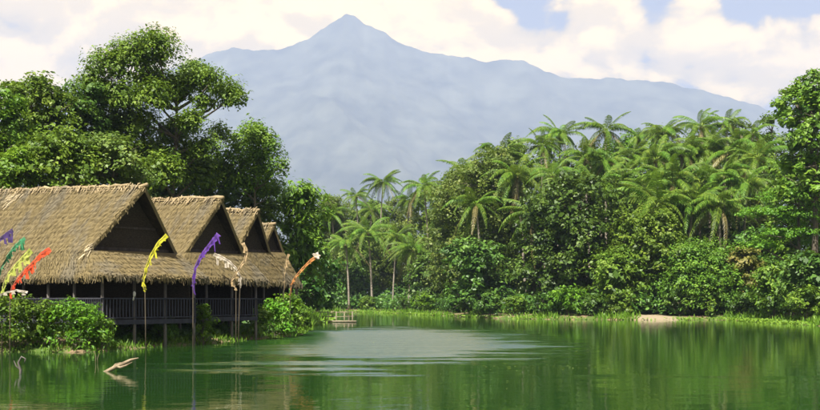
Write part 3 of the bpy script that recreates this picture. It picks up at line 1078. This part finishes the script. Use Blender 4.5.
def near_grass():
    rs = np.random.default_rng(15)
    X = rs.uniform(-27, -7, 30000)
    Y = rs.uniform(42, 82, 30000)
    d = shore_dist(X, Y)
    k = (d > -.3) & (d < 2.2)
    X, Y = X[k], Y[k]
    n = len(X)
    pos = np.stack([X, Y, np.maximum(ground_z(X, Y), -.02)], -1)
    th = rs.uniform(0, 2 * np.pi, n)
    side = np.stack([np.cos(th), np.sin(th), np.zeros(n)], -1) * .035
    h = rs.uniform(.08, .30, n)[:, None]
    lean = rs.normal(size=(n, 3)) * .3
    lean[:, 2] = 1
    P = np.stack([pos - side, pos + side, pos + lean * h * .6 + side * .7, pos + lean * h], 1)
    tag(obj('bank_grass', quads_mesh('bank_grass', P, M['leaf_mid'], np.clip(rs.normal(.4, .2, n), 0, 1))), 'short dark grass along the bank beneath the huts', 'grass', kind='stuff')


near_grass()


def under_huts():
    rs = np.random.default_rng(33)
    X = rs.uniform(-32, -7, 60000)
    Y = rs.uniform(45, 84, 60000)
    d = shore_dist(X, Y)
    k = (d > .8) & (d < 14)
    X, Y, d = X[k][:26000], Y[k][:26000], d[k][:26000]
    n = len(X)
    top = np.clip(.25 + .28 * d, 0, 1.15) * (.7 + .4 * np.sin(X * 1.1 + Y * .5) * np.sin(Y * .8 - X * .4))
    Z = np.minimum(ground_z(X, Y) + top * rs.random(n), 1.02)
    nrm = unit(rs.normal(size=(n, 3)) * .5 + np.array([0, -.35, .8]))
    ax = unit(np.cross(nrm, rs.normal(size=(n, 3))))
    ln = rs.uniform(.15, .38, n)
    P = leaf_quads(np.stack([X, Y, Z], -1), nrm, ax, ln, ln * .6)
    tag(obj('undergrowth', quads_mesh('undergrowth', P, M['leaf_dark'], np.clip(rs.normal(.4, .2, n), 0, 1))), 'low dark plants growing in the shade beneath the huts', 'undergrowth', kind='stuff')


under_huts()


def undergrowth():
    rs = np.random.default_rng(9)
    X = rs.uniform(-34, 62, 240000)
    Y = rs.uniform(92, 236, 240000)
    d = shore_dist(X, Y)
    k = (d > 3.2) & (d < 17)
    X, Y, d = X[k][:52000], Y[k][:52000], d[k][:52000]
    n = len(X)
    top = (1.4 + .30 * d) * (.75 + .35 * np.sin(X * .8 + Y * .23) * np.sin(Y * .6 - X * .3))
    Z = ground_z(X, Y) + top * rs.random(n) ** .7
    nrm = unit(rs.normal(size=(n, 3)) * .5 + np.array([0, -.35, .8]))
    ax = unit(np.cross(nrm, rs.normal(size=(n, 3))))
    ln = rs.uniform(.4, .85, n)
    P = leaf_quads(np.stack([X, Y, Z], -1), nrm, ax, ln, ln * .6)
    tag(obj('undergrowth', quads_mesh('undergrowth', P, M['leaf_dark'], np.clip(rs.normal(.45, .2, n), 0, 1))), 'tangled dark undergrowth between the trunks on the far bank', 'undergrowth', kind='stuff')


undergrowth()


def debris():
    rs = np.random.default_rng(21)
    n = 260
    X = np.concatenate([rs.uniform(2.5, 6.5, 60), rs.uniform(-14, 14, 60)])
    Y = np.concatenate([33.5 + rs.normal(0, .9, 60), rs.uniform(24, 62, 60)])
    k = shore_dist(X, Y) < -.3
    X, Y = X[k], Y[k]
    n = len(X)
    nrm = unit(rs.normal(size=(n, 3)) * .06 + np.array([0, 0, 1.0]))
    ax = unit(np.cross(nrm, rs.normal(size=(n, 3))))
    ln = rs.uniform(.05, .14, n)
    P = leaf_quads(np.stack([X, Y, np.full(n, .012)], -1), nrm, ax, ln, ln * .5)
    tag(obj('floating_leaves', quads_mesh('floating_leaves', P, M['leaf_olive'], rs.random(n) * .6)), 'scattered fallen leaves drifting on the open water', 'leaves', kind='stuff')


debris()


def lily_mat():
    rs = np.random.default_rng(6)
    X = rs.uniform(-12, 39, 60000)
    Y = rs.uniform(88, 190, 60000)
    d = -shore_dist(X, Y)
    wd = np.where((X > 29.5) & (X < 39), 4.2, np.where(X < 4, 1.6, .5)) * (.7 + .5 * np.sin(X * 1.1))
    k = (d > -.2) & (d < wd)
    X, Y = X[k], Y[k]
    n = len(X)
    pos = np.stack([X, Y, rs.uniform(.04, .30, n)], -1)
    nrm = unit(rs.normal(size=(n, 3)) * .45 + np.array([0, -.2, 1.0]))
    ax = unit(np.cross(nrm, rs.normal(size=(n, 3))))
    ln = rs.uniform(.16, .34, n)
    P = leaf_quads(pos, nrm, ax, ln, ln * .85)
    tag(obj('floating_plants', quads_mesh('floating_plants', P, M['grass'], np.clip(rs.normal(.62, .2, n), 0, 1))), 'bright mat of floating leaves along the right bank', 'water plants', kind='stuff')


lily_mat()


# ------------------------------------------------------------------ thatched huts
RIDGE_ANG = math.atan2(-.643, .766)


def roof_points(L, rake, eu, zr, ze, zk, vk, ve):
    """key points in hut coordinates: u along the ridge (towards the water, end at u=0), v across"""
    return dict(A=(0, 0, zr), B=(-L, 0, zr + .055 * L),
                k1=(-rake, -vk, zk), k2=(-rake, vk, zk), k3=(-L + rake, vk, zk), k4=(-L + rake, -vk, zk),
                e1=(eu, -ve, ze), e2=(eu, ve, ze), e3=(-L - eu, ve, ze), e4=(-L - eu, -ve, ze))


def tufts(quad, dens, rs, length=.26, width=.028, off=.009):
    """straw tufts laid down a roof face; quad = top-left, top-right, bottom-right, bottom-left"""
    a, b, c, d = [np.array(p, float) for p in quad]
    area = np.linalg.norm(np.cross(b - a, d - a)) / 2 + np.linalg.norm(np.cross(b - c, d - c)) / 2
    n = int(area * dens)
    s, t = rs.random(n), rs.random(n)
    # courses: tufts gather into rows down the slope
    rows = max(4, int(np.linalg.norm(d - a) / .34))
    t = (np.floor(t * rows) + .15 + .5 * rs.random(n) ** 1.5) / rows
    S, T = s[:, None], t[:, None]
    p = (a * (1 - S) + b * S) * (1 - T) + (d * (1 - S) + c * S) * T
    dn = unit((d * (1 - S) + c * S) - (a * (1 - S) + b * S))
    nr = np.cross(b - a + (c - d), d - a + (c - b))
    nr = nr / np.linalg.norm(nr)
    if nr[2] < 0:
        nr = -nr
    sd = unit(np.cross(dn, nr[None, :]) + rs.normal(size=(n, 3)) * .12)
    L = length * rs.uniform(.6, 1.3, n)[:, None]
    w = width * rs.uniform(.6, 1.5, n)[:, None]
    up = nr[None, :]
    dn = unit(dn + rs.normal(size=(n, 3)) * .10)
    p0 = p + up * off * .2
    p1 = p + dn * L + up * (off * rs.uniform(.6, 1.8, n)[:, None])
    return np.stack([p0 - sd * w, p0 + sd * w, p1 + sd * w * .6, p1 - sd * w * .6], 1), np.clip(rs.normal(.5, .16, n), 0, 1)


def fringe(p, q, dens, rs, hang=.25):
    a, b = np.array(p, float), np.array(q, float)
    n = int(np.linalg.norm(b - a) * dens)
    s = rs.random(n)[:, None]
    pos = a * (1 - s) + b * s + rs.normal(size=(n, 3)) * .05
    sd = unit((b - a) + rs.normal(size=(n, 3)) * .2)
    L = hang * rs.uniform(.3, 1.3, n)[:, None]
    dn = unit(rs.normal(size=(n, 3)) * .18 + np.array([0, 0, -1]))
    w = .035
    return np.stack([pos - sd * w, pos + sd * w, pos + dn * L + sd * w * .5, pos + dn * L - sd * w * .5], 1), np.clip(rs.normal(.35, .2, n), 0, 1)


def slab(quad, th, name, mat, parent):
    """a thick roof face: quad extruded inwards"""
    q = [Vector(p) for p in quad]
    nr = ((q[1] - q[0]) + (q[2] - q[3])).cross((q[3] - q[0]) + (q[2] - q[1])).normalized()
    if nr.z < 0:
        nr = -nr
    NU, NV = 10, 4
    V, Fc, mi = [], [], []
    for side in (0, 1):
        for j in range(NV + 1):
            for i in range(NU + 1):
                a, b = i / NU, j / NV
                p = (q[0].lerp(q[1], a)).lerp(q[3].lerp(q[2], a), b)
                V.append(p - nr * th * side)
    o = (NU + 1) * (NV + 1)
    for j in range(NV):
        for i in range(NU):
            k = j * (NU + 1) + i
            f = (k, k + 1, k + NU + 2, k + NU + 1)
            Fc += [f, tuple(o + x for x in f[::-1])]
            mi += [0, 1]
    rim = [i for i in range(NU + 1)] + [j * (NU + 1) + NU for j in range(1, NV + 1)] + [NV * (NU + 1) + i for i in range(NU - 1, -1, -1)] + [j * (NU + 1) for j in range(NV - 1, 0, -1)]
    for a, b in zip(rim, rim[1:] + rim[:1]):
        Fc.append((b, a, a + o, b + o))
        mi.append(0)
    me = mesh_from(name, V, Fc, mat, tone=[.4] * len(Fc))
    me.materials.append(M['shaded_thatch'])          # shade under the roof is put into the underside's colour
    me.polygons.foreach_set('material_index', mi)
    return obj(name, me, parent)


def hut(label, apex, L, rake, eu, zr=7.7, seed=0, vk=1.75, ve=2.95, zk=4.6, ze=3.36, near=True, patches=()):
    rs = np.random.default_rng(seed)
    rd = random.Random(seed)
    base = (apex[0], apex[1], 0)
    root = empty('thatched_hut', base, RIDGE_ANG)
    tag(root, label, 'hut', 'thatched huts on stilts along the water')
    K = roof_points(L, rake, eu, zr, ze, zk, vk, ve)
    faces = {
        'front_upper': (K['B'], K['A'], K['k1'], K['k4']), 'front_lower': (K['k4'], K['k1'], K['e1'], K['e4']),
        'back_upper': (K['A'], K['B'], K['k3'], K['k2']), 'back_lower': (K['k2'], K['k3'], K['e3'], K['e2']),
        'skirt_water': (K['k1'], K['k2'], K['e2'], K['e1']), 'skirt_land': (K['k3'], K['k4'], K['e4'], K['e3']),
    }
    names = dict(front_upper='roof_slope', front_lower='roof_slope', back_upper='roof_slope', back_lower='roof_slope', skirt_water='roof_skirt', skirt_land='roof_skirt')
    for k, q in faces.items():
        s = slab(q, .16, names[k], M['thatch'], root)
        P, tn = tufts(q, 260 if (near and 'back' not in k and 'land' not in k) else 45, rs)
        edge = None
        if 'upper' not in k:
            P2, t2 = fringe(q[3], q[2], 75, rs)
            P, tn = np.concatenate([P, P2]), np.concatenate([tn, t2])
        if k == 'front_upper':
            P2, t2 = fringe(q[1], q[2], 40, rs, .16)
            P, tn = np.concatenate([P, P2]), np.concatenate([tn, t2])
        obj('thatch', quads_mesh('thatch', P, M['thatch'], tn), s, kind='stuff')
    # ridge cap: a lumpy roll of straw with loose ends
    pts, rad = [], []
    n = max(6, int(L / .5))
    for i in range(n + 1):
        f = i / n
        pts.append(Vector(K['B']).lerp(Vector(K['A']), f) + Vector((rd.uniform(-.04, .04) + (.1 if i == n else 0), 0, .02 + rd.uniform(-.05, .07))))
        rad.append(rd.uniform(.05, .12))
    mb = MB().tube(pts, rad, 7)
    cap = obj('ridge_cap', mesh_from('ridge_cap', mb.v, mb.f, M['thatch_cap'], tone=[rd.uniform(.3, .9) for _ in mb.f], smooth=True), root)
    nn = int(L * 45)
    s = rs.random(nn)[:, None]
    pp = np.array(K['B']) * (1 - s) + np.array(K['A']) * s + rs.normal(size=(nn, 3)) * .06 + np.array([0, 0, .06])
    sgn = np.where(rs.random(nn) < .6, -1.0, 1.0)
    dn = unit(np.stack([rs.normal(size=nn) * .6, sgn * .55, -np.ones(nn) * .8], -1))
    ln = rs.uniform(.10, .50, nn)[:, None]
    sd = np.tile(np.array([[.05, 0, 0.]]), (nn, 1))
    obj('loose_straw', quads_mesh('loose_straw', np.stack([pp - sd, pp + sd, pp + dn * ln + sd * .6, pp + dn * ln - sd * .6], 1), M['thatch_cap'], np.clip(rs.normal(.6, .2, nn), 0, 1)), cap, kind='stuff')
    for (ua, ub, ta, tb, dn_) in patches:
        q = [Vector((u_, -vk * t_, zr + (zk - zr) * t_ + -.055 * u_ * (1 - t_))) for u_, t_ in ((ua, ta), (ub, ta), (ub, tb), (ua, tb))]
        P, tn = tufts(q, dn_, rs, .34, .035, .07)
        obj('straw_patch', quads_mesh('straw_patch', P, M['pale_straw'], tn), root, kind='stuff')
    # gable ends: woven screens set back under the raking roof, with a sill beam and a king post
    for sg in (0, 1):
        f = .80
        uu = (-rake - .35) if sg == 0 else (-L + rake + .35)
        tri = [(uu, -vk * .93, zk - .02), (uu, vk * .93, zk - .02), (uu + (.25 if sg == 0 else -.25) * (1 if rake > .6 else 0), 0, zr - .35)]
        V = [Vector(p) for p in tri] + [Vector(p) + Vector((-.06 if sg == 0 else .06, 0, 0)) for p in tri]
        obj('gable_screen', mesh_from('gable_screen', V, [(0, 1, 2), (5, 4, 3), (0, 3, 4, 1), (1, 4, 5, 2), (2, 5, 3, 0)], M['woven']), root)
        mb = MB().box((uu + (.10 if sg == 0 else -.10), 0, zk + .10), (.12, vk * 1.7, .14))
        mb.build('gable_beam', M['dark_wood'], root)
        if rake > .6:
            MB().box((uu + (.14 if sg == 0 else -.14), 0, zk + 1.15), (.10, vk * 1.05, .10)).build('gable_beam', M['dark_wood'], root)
    # barge poles along the raking edge
    for a, b_ in (('A', 'k1'), ('A', 'k2')):
        p, q = Vector(K[a]), Vector(K[b_])
        MB().tube([p + Vector((-.12, 0, -.16)), q + Vector((-.12, 0, -.16))], .06, 6).build('barge_pole', M['dark_wood'], root)
    # deck, stilts and posts
    u1, u0 = eu - .45, -L - eu + .45
    v1 = ve - .40
    zd = 1.32
    nb = 0
    pw = .30
    u = u0
    nplank = int((u1 - u0) / pw)
    pm = MB().box((0, 0, 0), ((u1 - u0) / nplank - .02, 2 * v1, .06)).mesh('deck_plank', M['dark_wood'])
    deck = MB()
    for vv in (-v1 + .15, 0, v1 - .15):
        deck.box(((u0 + u1) / 2, vv, zd - .14), (u1 - u0, .12, .16))
    dk = deck.build('deck_frame', M['dark_wood'], root)
    for i in range(nplank):
        obj('deck_plank', pm, dk, ((u0 + (i + .5) * (u1 - u0) / nplank), 0, zd - .03))
    # a fascia board faces the water and the front
    posts = []
    nu = max(3, int((u1 - u0) / 2.1))
    for i in range(nu + 1):
        uu = u1 - .08 - (u1 - u0 - .16) * i / nu
        posts += [(uu, -v1 + .08), (uu, v1 - .08)]
    posts += [(u1 - .08, -v1 * .33), (u1 - .08, v1 * .33)]
    for (uu, vv) in posts:
        zt = ze + .15 + (ve - abs(vv)) * (zk - ze) / (ve - vk) - .35
        zt = min(zt, 3.5)
        mb = MB().tube([(uu, vv, -1.1), (uu + rd.uniform(-.03, .03), vv, 1.2), (uu, vv, zt)], [.085, .08, .07], 8)
        mb.build('post', M['post_wood'], root, True)
    # back wall inside closes the room
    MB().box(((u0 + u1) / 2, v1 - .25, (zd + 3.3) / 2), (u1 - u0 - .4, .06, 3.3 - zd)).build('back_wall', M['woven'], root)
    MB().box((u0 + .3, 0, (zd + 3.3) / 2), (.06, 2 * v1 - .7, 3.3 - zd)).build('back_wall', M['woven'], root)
    # railings: front side and water side
    bal = MB().box((0, 0, 0), (.05, .05, .86)).mesh('baluster', M['rail_wood'])
    for side in ('front', 'water'):
        if side == 'front':
            a, b_ = Vector((u0, -v1 - .02, 0)), Vector((u1 + .02, -v1 - .02, 0))
        else:
            a, b_ = Vector((u1 + .02, -v1 - .02, 0)), Vector((u1 + .02, v1 + .02, 0))
        rl = MB()
        dr = (b_ - a).normalized()
        ln = (b_ - a).length
        rot = Matrix.Rotation(math.atan2(dr.y, dr.x), 3, 'Z')
        c = (a + b_) / 2
        rl.box(c + Vector((0, 0, zd + 1.0)), (ln - (.1 if side == 'water' else 0), .09, .07), rot)
        rl.box(c + Vector((0, 0, zd + .10)), (ln - (.1 if side == 'water' else 0), .07, .06), rot)
        ro = rl.build('railing', M['rail_wood'], root)
        nb = int(ln / .17)
        vis0 = 0
        if side == 'front' and ln > 11:
            vis0 = 0
        for i in range(vis0, nb):
            p = a + dr * ln * (i + .5) / nb
            obj('baluster', bal, ro, (p.x, p.y, zd + .55))
        fb = MB()
        fb.box(c + Vector((0, 0, zd - .10)), (ln - (.12 if side == 'water' else 0), .05, .22), rot)
        fb.build('fascia_board', M['rail_wood'], root)
    return root


hut('largest thatched hut at the left with the longest ridge and deep shaded gable', (-12.7, 48.0), 15.5, .85, .9, 7.7, 1, vk=2.5, ve=3.07, patches=((-12.5, -11.5, .05, .17, 90), (-12.0, -11.0, .03, .09, 70), (-12.2, -11.7, .15, .24, 60), (-1.2, -.75, .90, 1.0, 50), (-1.0, -.6, .98, 1.08, 40)))
hut('second thatched hut from the left, behind the purple banner', (-10.15, 54.0), 9.5, .5, .3, 7.72, 2, vk=2.0, ve=3.07, zk=4.8)
hut('third thatched hut from the left, with a narrow visible roof', (-9.3, 61.3), 7.5, .4, .1, 7.75, 3, vk=1.4, ve=2.9, zk=5.2)
hut('last and smallest thatched hut at the right end of the row', (-9.35, 68.8), 6.0, .1, .4, 7.45, 4, vk=1.05, ve=2.25, zk=5.55)


# ------------------------------------------------------------------ banners
def banner(label, base_px, D, pole_top_py, curve_px, width, mat, taper=True, tip=None, fringe_n=0, pole=True):
    """a bamboo pole with a bent tip that carries a ribbon of cloth"""
    x, y = at(base_px, 0, D).xy
    z0 = gz(x, y)
    root = empty('banner', (x, y, 0))
    tag(root, label, 'banner', 'bent bamboo banners in front of the huts')
    rd = random.Random(int(base_px * 7 + D))
    o = Vector((x, y, 0))
    pts = [at(px, py, D) - o for px, py in curve_px]
    # let the tip also lean a little towards the water
    for i, p in enumerate(pts):
        p.y -= .25 * (i / max(1, len(pts) - 1)) ** 2
    mb = MB()
    foot = [Vector((0, 0, z0 - .5)), Vector((pts[0].x * .5, 0, (z0 + pts[0].z) / 2))]
    allp = foot + pts
    mb.tube(allp, [.026, .025] + [.022 * (1 - .75 * i / len(pts)) for i in range(len(pts))], 7)
    mb.build('pole', M['old_bamboo'], root, True)
    # ribbon: resample the curve
    fine = []
    for i in range(len(pts) - 1):
        for j in range(5):
            fine.append(pts[i].lerp(pts[i + 1], j / 5))
    fine.append(pts[-1])
    V, Fc = [], []
    n = len(fine)
    for i, p in enumerate(fine):
        f = i / (n - 1)
        t = (fine[min(i + 1, n - 1)] - fine[max(i - 1, 0)]).normalized()
        nrm = Vector((t.z, 0, -t.x))
        if nrm.z > 0:
            nrm = -nrm
        wd = width * .9 * (.35 + .75 * f) * (1 + rd.uniform(-.22, .22))
        ysh = .05 * math.sin(i * 1.7)
        V += [p + Vector((0, .02, 0)) - nrm * wd * .35, p + nrm * wd * .65 + Vector((0, ysh, 0))]
        if i:
            b = 2 * i
            Fc.append((b - 2, b - 1, b + 1, b))
    rib = obj('ribbon', mesh_from('ribbon', V, Fc, M[mat], smooth=True), root)
    # cut tails hanging from the lower edge
    V, Fc = [], []
    for i in range(1, n - 1):
        if rd.random() < .45:
            continue
        for j in range(1):
            p = V0 = fine[i] + Vector((rd.uniform(-.04, .04), rd.uniform(-.05, .05), 0))
            l = width * rd.uniform(.4, 1.9) * (.5 + i / n)
            b = len(V)
            V += [p + Vector((-.035, 0, 0)), p + Vector((.035, 0, 0)), p + Vector((.05 + rd.uniform(-.1, .1), .02, -l)), p + Vector((-.01 + rd.uniform(-.1, .1), .02, -l * .95))]
            Fc.append((b, b + 1, b + 2, b + 3))
    obj('tails', mesh_from('tails', V, Fc, M[mat]), rib, kind='stuff')
    if tip:
        c = pts[-1]
        V, Fc = [], []
        for k in range(30):
            a = k * 2.4
            d = Vector((math.cos(a), .4 * math.sin(a * 1.7), math.sin(a))) * rd.uniform(.10, .30)
            sd = Vector((-d.z, 0, d.x)) * .25
            b = len(V)
            V += [c, c + d * .5 + sd, c + d, c + d * .5 - sd]
            Fc.append((b, b + 1, b + 2, b + 3))
        obj('tassel', mesh_from('tassel', V, Fc, M[tip]), root, kind='stuff')
    return root


banner('bright yellow banner curving up before the shaded gable of the largest hut', 146, 46.2, 290, [(145, 292), (143, 282), (146, 268), (152, 254), (159, 243), (168, 235)], .20, 'yellow')
banner('purple banner curving up to the right before the second hut', 193, 48.4, 292, [(193, 293), (193, 282), (195, 268), (201, 256), (208, 247), (214, 240), (219, 234)], .27, 'purple')
banner('straw coloured banner before the skirt of the second hut', 236, 52.6, 285, [(236, 290), (234, 284), (232, 280), (238, 270), (245, 260), (247, 250), (244, 243)], .18, 'straw')
banner('pale cream banner leaning left before the third hut', 238, 53.4, 285, [(240, 288), (240, 276), (236, 268), (229, 261), (222, 257), (215, 254)], .22, 'cream')
banner('tan banner with a pale tassel at the end of the last hut', 290, 60.5, 288, [(290, 296), (291, 284), (296, 276), (303, 268), (310, 261), (317, 256)], .20, 'orange', tip='cream')
banner('small pale banner standing up beside the last hut', 283, 61.3, 288, [(284, 290), (284, 276), (285, 268), (287, 260), (289, 254)], .16, 'straw')
banner('red and orange banner rising over the shrub at the left', 10, 42.4, 290, [(10, 298), (12, 287), (18, 279), (26, 270), (34, 263), (42, 255), (52, 249)], .24, 'red')
banner('yellow green banner behind the red one at the left', 2, 42.8, 290, [(2, 296), (4, 284), (9, 274), (16, 266), (24, 258), (33, 250)], .26, 'lime')
banner('small green banner at the left, above the red one', -6, 43.4, 280, [(-4, 292), (0, 270), (8, 256), (14, 248), (20, 243), (27, 238)], .20, 'green')
banner('dark violet banner at the left edge of the photo', -18, 43.0, 280, [(-18, 292), (-14, 262), (-6, 246), (2, 238), (9, 233), (15, 230)], .20, 'violet')
banner('drooping white streamer low at the left edge of the photo', -14, 41.6, 300, [(-14, 312), (-10, 299), (-2, 295), (8, 292), (18, 290), (30, 292)], .09, 'cream')


# ------------------------------------------------------------------ small things
def driftwood():
    D = 35.0
    p0 = at(108, 372, 31.5)
    root = empty('driftwood', (p0.x, p0.y, 0))
    tag(root, 'pale forked driftwood branch sticking out of the water before the huts', 'driftwood')
    mb = MB()
    mb.tube([(-.35, .1, -.15), (0, 0, .02), (.28, -.05, .16), (.55, -.05, .27), (.72, 0, .36), (.95, .05, .42)], [.05, .06, .065, .06, .045, .015], 8)
    mb.build('trunk', M['driftwood'], root, True)
    MB().tube([(.30, -.05, .16), (.42, -.12, .13), (.62, -.15, .20), (.80, -.12, .30)], [.045, .04, .03, .012], 6).build('branch', M['driftwood'], root, True)
    MB().tube([(.10, 0, .07), (.22, .05, .22), (.38, .1, .28)], [.035, .028, .010], 6).build('branch', M['driftwood'], root, True)


driftwood()


def snag():
    p0 = at(20, 374, 30.5)
    root = empty('snag', (p0.x, p0.y, 0))
    tag(root, 'dark curled snag of twigs in the water below the left shrubs', 'snag')
    MB().tube([(0, 0, -.3), (.02, 0, .12), (-.05, 0, .34), (.04, .02, .52), (.16, .02, .46), (.13, 0, .32)], [.045, .04, .032, .028, .022, .012], 7).build('twig', M['post_wood'], root, True)
    MB().tube([(.02, 0, .10), (-.14, .04, .24), (-.20, .04, .40)], [.03, .022, .010], 6).build('twig', M['post_wood'], root, True)
    p1 = at(95, 362, 36)
    r2 = empty('reed_twig', (p1.x, p1.y, 0))
    tag(r2, 'thin reed twigs poking out of the water left of the driftwood', 'twig')
    MB().tube([(0, 0, -.3), (.03, 0, .2), (-.02, 0, .42)], [.014, .012, .005], 5).build('stem', M['driftwood'], r2, True)
    MB().tube([(.1, 0, -.3), (.09, 0, .15), (.14, 0, .33)], [.012, .01, .004], 5).build('stem', M['driftwood'], r2, True)


snag()


def raft():
    root = empty('bamboo_landing', (0, 0, 0))
    A, B = at(318, 0, 101), at(356, 0, 101)
    root.location = (A.x, A.y, 0)
    tag(root, 'low bamboo landing with a rail on the channel, right of the last hut', 'landing')
    ln = B.x - A.x
    pm = MB().tube([(0, 0, 0), (ln * .5, .03, .01), (ln, 0, 0)], .075, 7).mesh('bamboo_pole', M['bamboo'], True)
    for i in range(8):
        o = obj('bamboo_pole', pm, root, (0, i * .16, .08))
    for i in range(5):
        MB().tube([(ln * i / 4 * .86 + .1, 1.3, -1.0), (ln * i / 4 * .86 + .1, 1.3, 1.08)], .05, 7).build('rail_post', M['bamboo'], root, True)
    for z in (.55, 1.0):
        MB().tube([(0, 1.38, z), (ln * .5, 1.38, z - .02), (ln * .93, 1.38, z + .02)], .04, 7).build('rail', M['bamboo'], root, True)


raft()


def lantern():
    p = at(131, 296, 46.0)
    # hangs from the eave of the first hut on a cord
    root = empty('hanging_ornament', (p.x - .1, p.y + .9, 0))
    tag(root, 'small white ornament hanging above the railing of the largest hut', 'ornament')
    MB().tube([(0, 0, 3.0), (0, 0, 2.62)], .01, 5).build('cord', M['dark_wood'], root)
    MB().tube([(0, 0, 2.66), (.01, 0, 2.58), (0, 0, 2.46), (-.02, 0, 2.40)], [.02, .07, .06, .02], 8).build('shade', M['white_cloth'], root, True)
    MB().tube([(-.02, 0, 2.41), (-.05, 0, 2.30), (-.06, 0, 2.22)], [.015, .055, .02], 8).build('tail', M['white_cloth'], root, True)


lantern()


# ------------------------------------------------------------------ haze
def haze():
    m, N, out = new_mat('haze_air')
    v = N.n('ShaderNodeVolumePrincipled')
    v.inputs['Color'].default_value = (.555, .660, .915, 1)
    v.inputs['Density'].default_value = HAZE_DENSITY
    v.inputs['Anisotropy'].default_value = 0.0
    N.l(v.outputs[0], out.inputs['Volume'])
    mb = MB().box((0, (-160 + 15200) / 2, (3620 - 3.2) / 2), (22800, 15360, 3623.2))
    o = mb.build('haze', m)
    tag(o, kind='stuff')


HAZE_DENSITY = 1.1e-4
haze()
